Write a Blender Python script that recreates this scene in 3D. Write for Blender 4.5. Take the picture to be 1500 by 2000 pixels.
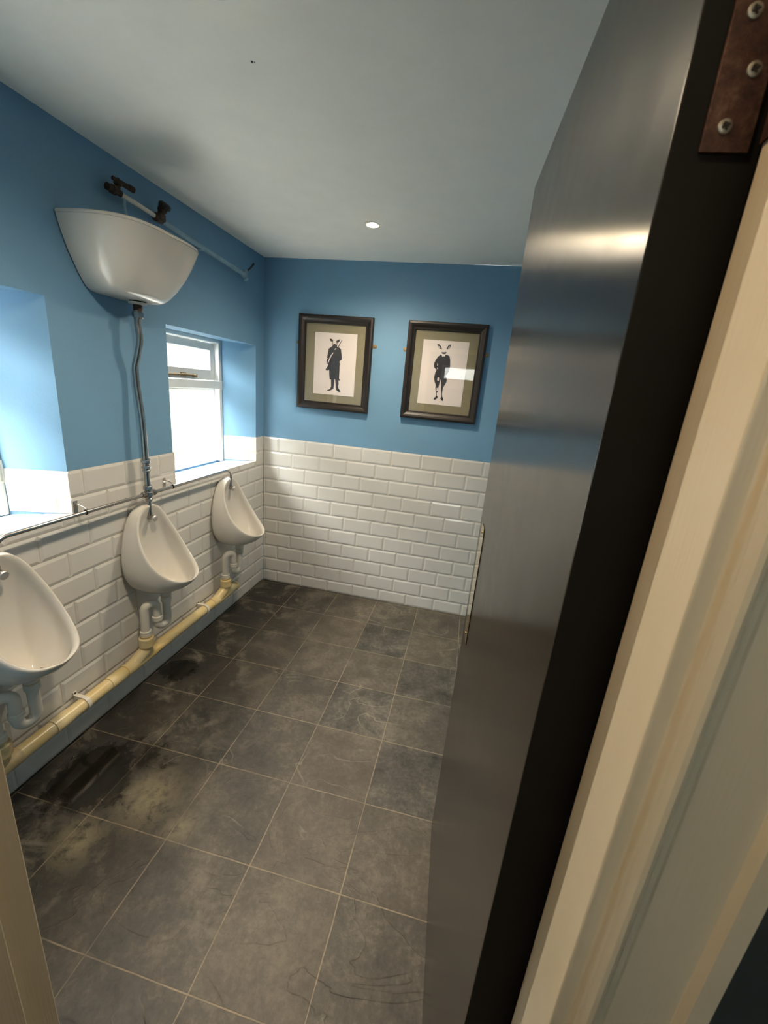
import bpy, bmesh, math, random
from mathutils import Vector, Matrix
from mathutils.geometry import tessellate_polygon
random.seed(7)
for o in list(bpy.data.objects): bpy.data.objects.remove(o)
S = bpy.context.scene
COL = S.collection
PI = math.pi

# ---------------------------------------------------------------- camera
H = 2.2247          # ceiling height
T = 1.108           # top of the wall tiles
cam_d = bpy.data.cameras.new('camera'); cam = bpy.data.objects.new('camera', cam_d); COL.objects.link(cam)
cam_d.sensor_fit = 'HORIZONTAL'; cam_d.sensor_width = 36; cam_d.lens = 811.25 * 36 / 1500
cam_d.clip_start = 0.02
X_, Y_, Z_ = (.97433, .20729, .08782), (.14136, -.25972, -.95528), (-.17521, .94317, -.28235)
cam.matrix_world = Matrix(((X_[0], -Y_[0], -Z_[0], 1.4119), (X_[1], -Y_[1], -Z_[1], -2.71964), (X_[2], -Y_[2], -Z_[2], 1.49706), (0, 0, 0, 1)))
cam_d.dof.use_dof = True; cam_d.dof.focus_distance = 1.9; cam_d.dof.aperture_fstop = 14
S.camera = cam
S.view_settings.view_transform = 'Standard'; S.view_settings.look = 'None'
S.view_settings.exposure = 1.6; S.view_settings.gamma = 1; S.view_settings.use_curve_mapping = False

# ---------------------------------------------------------------- world and lights
W = bpy.data.worlds.new('overcast_sky'); S.world = W; W.use_nodes = True
bg = W.node_tree.nodes['Background']; bg.inputs[0].default_value = (1, .985, .96, 1); bg.inputs[1].default_value = 39.0
SPOT_W = 32.0          # each downlight
CORR_W = 9.5
WARM = (1, .83, .62)
def light(name, kind, loc, energy, color, rot=(0, 0, 0), **kw):
    d = bpy.data.lights.new(name, kind); d.energy = energy; d.color = color
    for k, v in kw.items(): setattr(d, k, v)
    o = bpy.data.objects.new(name, d); COL.objects.link(o); o.location = loc; o.rotation_euler = rot
    return o
for nm, y0, y1 in (('sky_portal_far', -.90, -.13), ('sky_portal_near', -2.28, -1.52)):
    o = light(nm, 'AREA', (-.36, (y0 + y1) / 2, 1.32), 1, (1, 1, 1), (0, -PI / 2, 0), shape='RECTANGLE', size=.9, size_y=.9)
    o.data.cycles.is_portal = True

# ---------------------------------------------------------------- mesh helpers
class MB:
    def __init__(s): s.v = []; s.f = []; s.m = []
    def add(s, vs, fs, mi=0):
        b = len(s.v); s.v += [tuple(p) for p in vs]; s.f += [tuple(b + i for i in f) for f in fs]; s.m += [mi] * len(fs)
    def box(s, a, b, mi=0):
        x0, y0, z0 = a; x1, y1, z1 = b
        s.add([(x0,y0,z0),(x1,y0,z0),(x1,y1,z0),(x0,y1,z0),(x0,y0,z1),(x1,y0,z1),(x1,y1,z1),(x0,y1,z1)],
              [(0,3,2,1),(4,5,6,7),(0,1,5,4),(1,2,6,5),(2,3,7,6),(3,0,4,7)], mi)
    def quad(s, a, b, c, d, mi=0): s.add([a, b, c, d], [(0, 1, 2, 3)], mi)
    def rings(s, rs, close=True, cap0=True, cap1=True, mi=0):
        n = len(rs[0]); b = len(s.v)
        for r in rs: s.v += [tuple(p) for p in r]
        for i in range(len(rs) - 1):
            for j in range(n if close else n - 1):
                k = (j + 1) % n
                s.f.append((b + i*n + j, b + i*n + k, b + (i+1)*n + k, b + (i+1)*n + j)); s.m.append(mi)
        if cap0: s.f.append(tuple(b + j for j in range(n))[::-1]); s.m.append(mi)
        if cap1: s.f.append(tuple(b + (len(rs)-1)*n + j for j in range(n))); s.m.append(mi)
    def tube(s, pts, r, seg=20, mi=0, hollow=False):
        pts = [Vector(p) for p in pts]
        rs = []; up = None
        for i, p in enumerate(pts):
            t = (pts[min(i+1, len(pts)-1)] - pts[max(i-1, 0)]).normalized()
            if up is None:
                up = Vector((0, 0, 1)) if abs(t.z) < .9 else Vector((1, 0, 0))
            up = (up - t * up.dot(t)).normalized(); sd = t.cross(up)
            rr = r[i] if isinstance(r, (list, tuple)) else r
            rs.append([p + (up * math.cos(a) + sd * math.sin(a)) * rr for a in [2*PI*k/seg for k in range(seg)]])
        s.rings(rs, mi=mi)
    def lathe(s, prof, org, axis, seg=28, mi=0):   # prof: (distance along axis, radius)
        org = Vector(org); ax = Vector(axis).normalized()
        up = Vector((0, 0, 1)) if abs(ax.z) < .9 else Vector((1, 0, 0))
        up = (up - ax * up.dot(ax)).normalized(); sd = ax.cross(up)
        s.rings([[org + ax * h + (up * math.cos(2*PI*k/seg) + sd * math.sin(2*PI*k/seg)) * max(r, 1e-5) for k in range(seg)] for h, r in prof], mi=mi)
    def prism(s, poly, z0, z1, mi=0):      # plan polygon (x, y)
        n = len(poly)
        s.add([(x, y, z0) for x, y in poly] + [(x, y, z1) for x, y in poly],
              [(i, (i+1) % n, n + (i+1) % n, n + i) for i in range(n)] + [tuple(range(n))[::-1], tuple(range(n, 2*n))], mi)
    def build(s, name, mats, parent=None, smooth=True, ang=35, bevel=0, bseg=2, fix=True):
        me = bpy.data.meshes.new(name); me.from_pydata(s.v, [], s.f)
        if not isinstance(mats, (list, tuple)): mats = [mats]
        for m in mats: me.materials.append(m)
        me.polygons.foreach_set('material_index', s.m)
        if fix:
            bm = bmesh.new(); bm.from_mesh(me); bmesh.ops.recalc_face_normals(bm, faces=bm.faces); bm.to_mesh(me); bm.free()
        if smooth:
            me.polygons.foreach_set('use_smooth', [True] * len(me.polygons)); me.set_sharp_from_angle(angle=math.radians(ang))
        me.update()
        o = bpy.data.objects.new(name, me); COL.objects.link(o)
        if parent:
            o.parent = parent; o.location = -parent.location if False else (0, 0, 0)
            pl = parent.matrix_basis.translation
            for v in me.vertices: v.co -= world_off(parent)
        if bevel:
            b = o.modifiers.new('bevel', 'BEVEL'); b.width = bevel; b.segments = bseg; b.limit_method = 'ANGLE'; b.angle_limit = math.radians(40)
        return o
def world_off(o):
    v = Vector((0, 0, 0))
    while o: v += o.location; o = o.parent
    return v
def thing(name, label, cat, loc=(0, 0, 0), group=None):
    o = bpy.data.objects.new(name, None); COL.objects.link(o); o.location = loc; o.empty_display_size = .05
    tag(o, label, cat, group); return o
def tag(o, label, cat, group=None):
    o['label'] = label; o['category'] = cat
    if group: o['group'] = group
    return o
def struct(o): o['kind'] = 'structure'; return o
def fillet(pts, r, n=7):
    pts = [Vector(p) for p in pts]; out = [pts[0]]
    for i in range(1, len(pts) - 1):
        a, b, c = pts[i-1], pts[i], pts[i+1]
        u = (a - b).normalized(); v = (c - b).normalized()
        ang = u.angle(v)
        if ang > 3.1: out.append(b); continue
        rr = min(r[i] if isinstance(r, (list, tuple)) else r, .49 * min((a-b).length, (c-b).length) * math.tan(ang/2))
        d = rr / math.tan(ang/2); p0 = b + u*d; p1 = b + v*d
        cen = b + (u + v).normalized() * (rr / math.sin(ang/2))
        for k in range(n + 1):
            A_, B_ = p0 - cen, p1 - cen; th = A_.angle(B_); q = (A_*math.sin((1-k/n)*th) + B_*math.sin(k/n*th)) / math.sin(th)
            out.append(cen + q)
    out.append(pts[-1]); return out

# ---------------------------------------------------------------- materials
def srgb(r, g, b):
    f = lambda c: (c/255/12.92) if c/255 <= .04045 else ((c/255+.055)/1.055)**2.4
    return (f(r), f(g), f(b), 1)
class N:
    def __init__(s, name):
        s.mat = bpy.data.materials.new(name); s.mat.use_nodes = True; s.t = s.mat.node_tree; s.b = s.t.nodes['Principled BSDF']
        s.out = s.t.nodes['Material Output']
    def n(s, typ, **kw):
        x = s.t.nodes.new(typ)
        for k, v in kw.items():
            if k.startswith('i_'):
                key = k[2:]; key = int(key) if key.isdigit() else key.replace('_', ' ')
                x.inputs[key].default_value = v
            else: setattr(x, k, v)
        return x
    def l(s, a, b): s.t.links.new(a, b)
    def coords(s, scale=(1, 1, 1), loc=(0, 0, 0)):
        g = s.n('ShaderNodeNewGeometry'); m = s.n('ShaderNodeMapping'); s.l(g.outputs['Position'], m.inputs[0])
        m.inputs['Scale'].default_value = scale; m.inputs['Location'].default_value = loc
        return m.outputs[0]
    def noise(s, scale, detail=4, rough=.55, vec=None, dist=0):
        x = s.n('ShaderNodeTexNoise', i_Scale=scale, i_Detail=detail, i_Roughness=rough, i_Distortion=dist)
        s.l(vec if vec else s.coords(), x.inputs['Vector']); return x.outputs['Fac']
    def ramp(s, fac, stops):
        r = s.n('ShaderNodeValToRGB'); s.l(fac, r.inputs[0]); e = r.color_ramp.elements
        while len(e) < len(stops): e.new(.5)
        for el, (p, c) in zip(e, stops): el.position = p; el.color = c if isinstance(c, tuple) else (c, c, c, 1)
        return r.outputs[0]
    def mix(s, fac, a, b, mode='MIX'):
        x = s.n('ShaderNodeMix', data_type='RGBA', blend_type=mode)
        for sock, v in ((0, fac), (6, a), (7, b)):
            if isinstance(v, (int, float)): x.inputs[sock].default_value = v
            elif isinstance(v, tuple): x.inputs[sock].default_value = v
            else: s.l(v, x.inputs[sock])
        return x.outputs[2]
    def math(s, op, a, b=None, c=None, clamp=False):
        x = s.n('ShaderNodeMath', operation=op, use_clamp=clamp)
        for i, v in enumerate((a, b, c)):
            if v is None: continue
            if isinstance(v, (int, float)): x.inputs[i].default_value = v
            else: s.l(v, x.inputs[i])
        return x.outputs[0]
    def bump(s, h, strength=.3, dist=.01, normal=None):
        x = s.n('ShaderNodeBump', i_Strength=strength, i_Distance=dist); s.l(h, x.inputs['Height'])
        if normal: s.l(normal, x.inputs['Normal'])
        s.l(x.outputs[0], s.b.inputs['Normal']); return x.outputs[0]
    def set(s, **kw):
        for k, v in kw.items():
            inp = s.b.inputs[k.replace('_', ' ')]
            if hasattr(v, 'links'): s.l(v, inp)
            else: inp.default_value = v
        return s
def simple(name, col, rough=.5, metal=0, var=.06, vscale=9, bump=0, bscale=60, coat=0, spec=.5):
    m = N(name)
    f = m.noise(vscale)
    c = m.mix(m.ramp(f, [(.3, 0.), (.7, 1.)]), tuple(x*(1-var) for x in col[:3]) + (1,), tuple(min(1, x*(1+var)) for x in col[:3]) + (1,))
    m.set(Base_Color=c, Roughness=rough, Metallic=metal, Coat_Weight=coat, Specular_IOR_Level=spec)
    if bump: m.bump(m.noise(bscale), bump, .004)
    return m.mat
M = {}
M['ceiling'] = simple('ceiling_paint', srgb(248, 246, 238), .75, var=.02, bump=.08, bscale=90)
M['old_blue'] = simple('aged_blue_pipe_paint', srgb(134, 166, 182), .5, var=.12, vscale=30, bump=.1)
M['blue'] = simple('blue_wall_paint', srgb(107, 150, 181), .62, var=.03, vscale=3, bump=.12, bscale=120)
M['tile'] = simple('white_glazed_tile', srgb(204, 202, 196), .12, var=.02, vscale=4, bump=.05, bscale=12)
M['grout'] = simple('grey_grout', srgb(186, 179, 164), .85, var=.08)
M['china'] = simple('white_vitreous_china', srgb(206, 201, 191), .08, var=.015, vscale=3)
M['chrome'] = simple('worn_chrome', srgb(176, 170, 164), .22, 1, var=.1, vscale=30)
M['cap_chrome'] = simple('bright_satin_chrome', srgb(214, 210, 206), .38, .85, var=.05, vscale=30)
M['white_frame'] = simple('white_window_paint', srgb(218, 222, 222), .35, var=.03, bump=.1, bscale=40)
M['white_plastic'] = simple('white_plastic', srgb(214, 209, 196), .35, var=.05, vscale=20, bump=.05)
M['rust_plastic'] = simple('stained_plastic', srgb(196, 176, 134), .5, var=.25, vscale=30, bump=.2)
M['brass_dark'] = simple('tarnished_brass', srgb(72, 58, 48), .5, .6, var=.35, vscale=60, bump=.3)
M['black_plastic'] = simple('dark_handle', srgb(40, 38, 38), .45, var=.2, vscale=50)
M['dark_hole'] = simple('dark_slot', srgb(30, 28, 26), .7)
M['bracket_brass'] = simple('brass_lug', srgb(150, 128, 92), .4, .7, var=.2, vscale=50)
M['rubber'] = simple('black_rubber', srgb(28, 27, 27), .6)
M['frame_wood'] = None
M['print'] = simple('print_paper', srgb(222, 214, 210), .8, var=.01)
M['ink'] = simple('printed_ink', srgb(52, 54, 60), .8, var=.12, vscale=60)
M['mat'] = simple('olive_mount_board', srgb(136, 130, 106), .85, var=.05, vscale=160, bump=.15, bscale=400)
M['corr_wall'] = simple('dark_corridor_paint', srgb(58, 66, 66), .7, var=.04)
M['render_wall'] = simple('darkened_yard_render', srgb(18, 16, 10), .9, var=.08, vscale=5, bump=.3)  # near black, darkened so the wall behind the panes does not wash out
M['yard'] = simple('yard_concrete', srgb(150, 146, 138), .9, var=.1)
M['screw'] = simple('zinc_screw', srgb(150, 148, 138), .45, .8, var=.3, vscale=200)
M['bezel'] = simple('white_bezel', srgb(225, 222, 215), .4)

m = N('yellowed_pipe_plastic')
f = m.noise(7, 3, .6); f2 = m.noise(45, 4, .6)
c = m.mix(m.ramp(f, [(.35, 0.), (.65, 1.)]), srgb(216, 190, 126), srgb(220, 206, 164))
m.set(Base_Color=m.mix(m.math('MULTIPLY', f2, .25), c, srgb(180, 150, 100)), Roughness=.28); M['pipe'] = m.mat

m = N('dark_stained_wood')
g = m.noise(1, 5, .6, m.coords((160, 160, 9)))
m.set(Base_Color=m.mix(g, srgb(18, 14, 12), srgb(40, 31, 25)), Roughness=.42); m.bump(g, .25, .002); M['frame_wood'] = m.mat

m = N('cream_gloss_paint')
st = m.noise(1, 3, .5, m.coords((330, 330, 6))); big = m.noise(6, 3)
m.set(Base_Color=m.mix(big, srgb(204, 194, 168), srgb(218, 209, 186)), Roughness=.38)
m.bump(m.mix(.4, st, m.noise(70, 4)), .22, .003); M['cream'] = m.mat

m = N('black_satin_door_paint')
st = m.noise(1, 3, .5, m.coords((420, 420, 5))); big = m.noise(14, 3)
m.b.inputs['Anisotropic'].default_value = .7; tg = m.n('ShaderNodeTangent', direction_type='RADIAL', axis='Z'); m.l(tg.outputs[0], m.b.inputs['Tangent'])
m.b.inputs['IOR'].default_value = 1.75; m.b.inputs['Specular Tint'].default_value = (1, .95, .87, 1)
m.set(Base_Color=m.mix(big, (.018, .016, .014, 1), (.024, .021, .018, 1)), Roughness=m.ramp(big, [(.3, .20), (.7, .24)]), Specular_IOR_Level=.5)
m.bump(st, .03, .0008); M['door'] = m.mat

m = N('rusty_hinge_steel')
f = m.noise(90, 5, .7)
m.set(Base_Color=m.ramp(f, [(.3, srgb(38, 25, 20)), (.55, srgb(82, 56, 45)), (.75, srgb(112, 92, 76))]), Roughness=.55, Metallic=.5); m.bump(f, .4, .002); M['hinge'] = m.mat

m = N('polished_brass_plate'); m.set(Base_Color=srgb(225, 208, 165), Metallic=1, Roughness=m.ramp(m.noise(30), [(.3, .05), (.8, .10)])); M['plate'] = m.mat

M['door_edge'] = simple('black_door_edge_paint', srgb(22, 22, 20), .75, var=.1, vscale=20, bump=.05, spec=.15)

# obscured glass: fine horizontal ribs, part clear, part scattering
def glass_mat(name, tint, clear):
    m = N(name)
    g = m.n('ShaderNodeNewGeometry'); sp = m.n('ShaderNodeSeparateXYZ'); m.l(g.outputs['Position'], sp.inputs[0])
    rib = m.math('MULTIPLY_ADD', m.math('SINE', m.math('MULTIPLY', sp.outputs[2], 2*PI/.0085)), .5, .5)
    fine = m.noise(80, 4, .7)
    tl = m.n('ShaderNodeBsdfTranslucent'); m.l(m.mix(m.math('MULTIPLY_ADD', rib, .55, m.math('MULTIPLY', fine, .25)), tuple(x*.80 for x in tint[:3]) + (1,), tint), tl.inputs[0])
    tr = m.n('ShaderNodeBsdfTransparent', i_Color=(.95, .96, .95, 1))
    gl = m.n('ShaderNodeBsdfGlossy', i_Roughness=.08)
    mx = m.n('ShaderNodeMixShader', i_Fac=clear); m.l(tl.outputs[0], mx.inputs[1]); m.l(tr.outputs[0], mx.inputs[2])
    m2 = m.n('ShaderNodeMixShader', i_Fac=.05); m.l(mx.outputs[0], m2.inputs[1]); m.l(gl.outputs[0], m2.inputs[2])
    m.l(m2.outputs[0], m.out.inputs[0]); m.t.nodes.remove(m.b); return m.mat
M['obscured'] = glass_mat('ribbed_obscured_glass', (.060, .055, .034, 1), .60)
M['corr_glass'] = glass_mat('dim_frosted_glass', (.10, .11, .10, 1), .28)
M['frosted'] = glass_mat('frosted_glass', (.095, .095, .085, 1), .60)

m = N('picture_glass')
tr = m.n('ShaderNodeBsdfTransparent'); gl = m.n('ShaderNodeBsdfGlossy', i_Roughness=.015)
fr = m.n('ShaderNodeFresnel', i_IOR=1.5); mx = m.n('ShaderNodeMixShader'); bk = m.n('ShaderNodeNewGeometry'); m.l(m.math('MULTIPLY', m.math('MULTIPLY', fr.outputs[0], 1.6), m.math('SUBTRACT', 1, bk.outputs['Backfacing']), clamp=True), mx.inputs[0])
m.l(tr.outputs[0], mx.inputs[1]); m.l(gl.outputs[0], mx.inputs[2]); m.l(mx.outputs[0], m.out.inputs[0]); M['pic_glass'] = m.mat

m = N('lamp_glow'); m.set(Base_Color=(1, 1, 1, 1)); m.b.inputs['Emission Color'].default_value = (1, .78, .48, 1); m.b.inputs['Emission Strength'].default_value = 60
M['lamp'] = m.mat

# slate floor: 303 mm squares, brown grout, riven faces, wet and worn patches
m = N('slate_floor_tiles')
P = m.coords()
br = m.n('ShaderNodeTexBrick', offset=0, squash=1, i_Scale=1, i_Mortar_Size=.0022, i_Mortar_Smooth=.25, i_Bias=0, i_Brick_Width=.3035, i_Row_Height=.3045)
wob = m.n('ShaderNodeTexNoise', i_Scale=9, i_Detail=3); m.l(P, wob.inputs['Vector'])
add = m.n('ShaderNodeVectorMath', operation='MULTIPLY_ADD'); m.l(wob.outputs['Color'], add.inputs[0]); add.inputs[1].default_value = (.005, .005, 0)
mp = m.coords((1, 1, 0), (-.0085 - .0025, .021 - .0025, 0)); m.l(mp, add.inputs[2]); m.l(add.outputs[0], br.inputs['Vector'])
br.inputs['Color1'].default_value = (0, 0, 0, 1); br.inputs['Color2'].default_value = (1, 1, 1, 1)
mort = br.outputs['Fac']; rnd = m.n('ShaderNodeSeparateColor'); m.l(br.outputs['Color'], rnd.inputs[0]); rnd = rnd.outputs[0]
n1 = m.noise(3.2, 6, .6, dist=.3); n2 = m.noise(11, 8, .7, dist=.25); n3 = m.noise(55, 6, .72)
base = m.ramp(m.mix(.3, m.mix(.55, n1, n2), n3), [(.39, srgb(36, 35, 32)), (.5, srgb(70, 67, 60)), (.62, srgb(110, 103, 91))])
base = m.mix(m.math('MULTIPLY', rnd, .4), base, srgb(100, 88, 72))
# ridges where the slate has split
rid = m.noise(2.6, 3, .5, m.coords((1, 1.5, 1), (3.1, 1.7, 0)), 1.5)
ridge = m.ramp(m.math('ABSOLUTE', m.math('SUBTRACT', rid, .5)), [(0., 1.), (.006, .5), (.014, 0.)])
base = m.mix(m.math('MULTIPLY', m.math('MULTIPLY', ridge, .5), m.ramp(m.noise(2.3, 2, vec=m.coords((1,1,1),(5.2,2.2,0))), [(.56, 0.), (.64, 1.)])), base, srgb(150, 142, 126))
def blob(x, y, r, soft, amt=.12):
    v = m.n('ShaderNodeVectorMath', operation='DISTANCE'); v.inputs[1].default_value = (x, y, 0)
    sc = m.n('ShaderNodeVectorMath', operation='MULTIPLY'); sc.inputs[1].default_value = (1, 1, 0); m.l(P, sc.inputs[0]); m.l(sc.outputs[0], v.inputs[0])
    d = m.math('ADD', v.outputs['Value'], m.math('MULTIPLY', m.math('SUBTRACT', n2, .5), amt * 2.4))
    return m.ramp(d, [(max(r - soft, 0), 1.), (r + soft, 0.)])
sx = m.n('ShaderNodeSeparateXYZ'); m.l(P, sx.inputs[0])
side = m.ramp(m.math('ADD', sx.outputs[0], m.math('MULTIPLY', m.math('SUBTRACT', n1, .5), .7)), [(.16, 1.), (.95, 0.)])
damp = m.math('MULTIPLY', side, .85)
wet = m.math('MAXIMUM', m.math('MAXIMUM', blob(.20, -1.73, .15, .035), blob(.10, -1.10, .085, .015, .05)), blob(.33, -1.60, .06, .05))
pale = m.math('MULTIPLY', m.math('MAXIMUM', blob(.46, -1.74, .10, .05, .2), m.math('MAXIMUM', blob(.35, -1.93, .07, .04, .15), blob(.63, -1.80, .05, .03, .1))), m.ramp(n2, [(.38, 0.), (.58, 1.)]))
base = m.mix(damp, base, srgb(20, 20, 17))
lime = m.math('MULTIPLY', m.math('MULTIPLY', m.ramp(m.noise(6, 6, .7, dist=.4), [(.53, 0.), (.66, 1.)]), side), .45)
base = m.mix(lime, base, srgb(128, 122, 108))
base = m.mix(m.math('MULTIPLY', pale, .85), base, srgb(126, 118, 94))
base = m.mix(m.math('MULTIPLY', wet, .8), base, srgb(14, 13, 11))
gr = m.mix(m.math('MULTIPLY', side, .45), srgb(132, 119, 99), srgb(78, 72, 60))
gm = m.math('MULTIPLY', mort, m.ramp(m.noise(7, 3), [(.36, .35), (.55, 1.)]))
gm = m.math('MULTIPLY', gm, m.math('SUBTRACT', 1, m.math('MULTIPLY', wet, .8)))
col = m.mix(gm, base, gr)
ro = m.math('SUBTRACT', m.ramp(n2, [(.3, .46), (.7, .66)]), m.math('MULTIPLY', wet, .50), clamp=True)
m.set(Base_Color=col, Roughness=ro, Specular_IOR_Level=.45)
hgt = m.math('ADD', m.math('MULTIPLY', n2, .5), m.math('ADD', m.math('MULTIPLY', n3, .12), m.math('MULTIPLY', ridge, .15)))
hgt = m.math('SUBTRACT', m.math('MULTIPLY', hgt, m.math('SUBTRACT', 1, m.math('MULTIPLY', wet, .93))), m.math('MULTIPLY', mort, .25))
m.bump(hgt, .75, .007); M['slate'] = m.mat

# ---------------------------------------------------------------- shell of the room
XR = 1.70            # right wall
YF = -2.357          # inner face of the front wall
YO = -2.452          # corridor face of the front wall
OL, OR = .815, 1.568 # door lining faces
DH = 1.975           # opening height
b = MB(); b.box((-.01, -4.0, -.06), (XR + .01, .01, 0)); b.box((-.25, -4.0, -.06), (-.01, -2.36, 0)); b.box((XR + .01, -4.0, -.06), (2.6, -2.36, 0))
struct(b.build('floor', M['slate'], smooth=False))
b = MB(); b.box((-.30, -2.452, H), (XR + .1, .10, H + .08)); b.box((-.30, -4.05, H), (2.65, -2.452, H + .08)); ceil = struct(b.build('ceiling', M['ceiling'], smooth=False))
b = MB(); b.lathe([(0, .0030), (.0015, .0024), (.002, .0005)], (.772, -1.558, H - .0002), (0, 0, -1), 10); b.lathe([(0, .0016), (.001, .001)], (.778, -1.556, H - .0002), (0, 0, -1), 8); b.build('nail_hole', M['dark_hole'], ceil)

PL = -.005          # plaster stands a little behind the tile faces
# window reveals: (y right, y left, z bottom, z top) at the room face and at the frame
WX = -.20; WXB = -.30
wins = {1: (-.104, -.926), 2: (-1.488, -2.310)}
ZB, ZT = .948, 1.693
def inner(yr, yl): return (yr - .070, yl + .070, .934, 1.701)    # at x = WX
wl = MB()
def wall_quads(mb, x):
    ys = [0.1, wins[1][0], wins[1][1], wins[2][0], wins[2][1], YO]
    for i in range(5):
        y1, y0 = ys[i], ys[i+1]
        if i in (1, 3):
            mb.quad((x, y0, 0), (x, y1, 0), (x, y1, ZB), (x, y0, ZB)); mb.quad((x, y0, ZT), (x, y1, ZT), (x, y1, H), (x, y0, H))
        else: mb.quad((x, y0, 0), (x, y1, 0), (x, y1, H), (x, y0, H))
wall_quads(wl, PL)
for k, (yr, yl) in wins.items():
    iyr, iyl, izb, izt = inner(yr, yl)
    O = [(PL, yr, ZB - .007), (PL, yl, ZB - .007), (PL, yl, ZT), (PL, yr, ZT)]; I = [(WX, iyr, izb - .007), (WX, iyl, izb - .007), (WX, iyl, izt), (WX, iyr, izt)]
    Bk = [(WXB, p[1], p[2]) for p in I]
    for i in range(4):
        j = (i+1) % 4; wl.quad(O[i], O[j], I[j], I[i]); wl.quad(I[i], I[j], Bk[j], Bk[i])
# outer face of the wall
def outer(mb, x):
    ys = [0.1] + [v for k in (1, 2) for v in inner(*wins[k])[:2]] + [YO]
    for i in range(5):
        y1, y0 = ys[i], ys[i+1]
        if i in (1, 3):
            mb.quad((x, y0, 0), (x, y1, 0), (x, y1, .934), (x, y0, .934)); mb.quad((x, y0, 1.701), (x, y1, 1.701), (x, y1, H+.1), (x, y0, H+.1))
        else: mb.quad((x, y0, 0), (x, y1, 0), (x, y1, H+.1), (x, y0, H+.1))
outer(wl, WXB)
wall_left = struct(wl.build('wall_left', M['blue'], smooth=False, fix=False))
b = MB(); b.box((-.3, -PL, 0), (XR + .1, .1, H)); wall_back = struct(b.build('wall_back', M['blue'], smooth=False))
b = MB(); b.box((XR, YF, 0), (XR + .1, 0, H)); wall_right = struct(b.build('wall_right', M['blue'], smooth=False))
b = MB()
b.box((PL - .001, YO, 0), (OL - .030, YF, H), 0); b.box((OR + .030, YO, 0), (XR + .1, YF, H)); b.box((OL - .030, YO, DH + .030), (OR + .030, YF, H))
b.box((XR + .1, YO - .001, 0), (2.6, YO + .05, H)); b.box((-.25, YO, 0), (-.006, YO + .05, H))
wall_front = struct(b.build('wall_front', M['blue'], smooth=False))
# paint of the corridor side
b = MB()
for x0, x1, z0 in ((-.25, OL - .09, 0), (OR + .083, 2.6, 0), (OL - .09, OR + .083, DH + .09)): b.box((x0, YO - .004, z0), (x1, YO - .0012, H))
b.build('corridor_paint', M['corr_wall'], wall_front, smooth=False)
b = MB(); b.box((-.25, -4.0, 0), (-.2, YO - .005, H)); struct(b.build('wall_corridor_left', M['corr_wall'], smooth=False))
b = MB(); b.box((2.55, -4.0, 0), (2.6, YO - .005, H)); struct(b.build('wall_corridor_right', M['corr_wall'], smooth=False))
b = MB(); cw = (.86, 1.95, 1.60, 1.93)
for a_, c_ in (((-.25, 0), (cw[0], H)), ((cw[1], 0), (2.6, H)), ((cw[0], 0), (cw[1], cw[2])), ((cw[0], cw[3]), (cw[1], H))): b.box((a_[0], -4.10, a_[1]), (c_[0], -4.0, c_[1]))
struct(b.build('wall_corridor_back', M['corr_wall'], smooth=False))
b = MB(); b.box((cw[0], -4.08, cw[2]), (cw[0] + .04, -4.03, cw[3])); b.box((cw[1] - .04, -4.08, cw[2]), (cw[1], -4.03, cw[3])); b.box((cw[0] + .04, -4.08, cw[2]), (cw[1] - .04, -4.03, cw[2] + .14)); b.box((cw[0] + .04, -4.08, cw[3] - .03), (cw[1] - .04, -4.03, cw[3]))
w3 = struct(b.build('window_3', M['white_frame'], smooth=False)); b = MB(); b.box((cw[0] + .035, -4.06, cw[2] + .13), (cw[1] - .035, -4.055, cw[3] - .025)); b.build('pane', M['corr_glass'], w3, smooth=False)

# bevelled metro tiles: one mesh per wall; tile rows cut by the allowed rectangles
def tiles(mb, org, u, v, n, rects, rows, joint0, pitch=.202, g=.0022, bev=.011, h0=.0032, h1=0., parity=0):
    """rows: list of (v0, v1) from the top; joint0: u of one joint of row 0"""
    org, u, v, n = map(Vector, (org, u, v, n))
    P3 = lambda a, c, h: org + u*a + v*c + n*(h - .0005)
    for ri, (v0, v1) in enumerate(rows):
        off = joint0 + (pitch/2 if (ri + parity) % 2 else 0)
        umin = min(r[0] for r in rects); umax = max(r[2] for r in rects)
        k = math.floor((umin - off) / pitch) - 1
        while off + k*pitch < umax:
            a0, a1 = off + k*pitch + g/2, off + (k+1)*pitch - g/2; c0, c1 = v0 + g/2, v1 - g/2
            k += 1
            for (ru0, rv0, ru1, rv1) in rects:
                b0, b1, d0, d1 = max(a0, ru0), min(a1, ru1), max(c0, rv0), min(c1, rv1)
                if b1 - b0 < .004 or d1 - d0 < .004: continue
                e = lambda cut: .0012 if cut else bev
                i0, i1 = b0 + e(b0 > a0 + 1e-5), b1 - e(b1 < a1 - 1e-5); j0, j1 = d0 + e(d0 > c0 + 1e-5), d1 - e(d1 < c1 - 1e-5)
                if i1 - i0 < .002 or j1 - j0 < .002:
                    i0, i1, j0, j1 = b0+.001, b1-.001, d0+.001, d1-.001
                t = random.uniform(-.0005, .0003)
                R = [[P3(*p, -.0065) for p in ((b0, d0), (b1, d0), (b1, d1), (b0, d1))],
                     [P3(*p, -h0) for p in ((b0, d0), (b1, d0), (b1, d1), (b0, d1))],
                     [P3(*p, t) for p in ((i0, j0), (i1, j0), (i1, j1), (i0, j1))]]
                mb.rings(R, cap0=False)
def grout(mb, org, u, v, n, rects, depth=-.0042):
    org, u, v, n = map(Vector, (org, u, v, n))
    for (a, c, b2, d) in rects:
        mb.quad(*[org + u*p + v*q + n*depth for p, q in ((a, c), (b2, c), (b2, d), (a, d))], mi=1)
ROWS = [(T - .102*(i+1), T - .102*i) for i in range(10)] + [(0, T - 1.02)]
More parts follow.
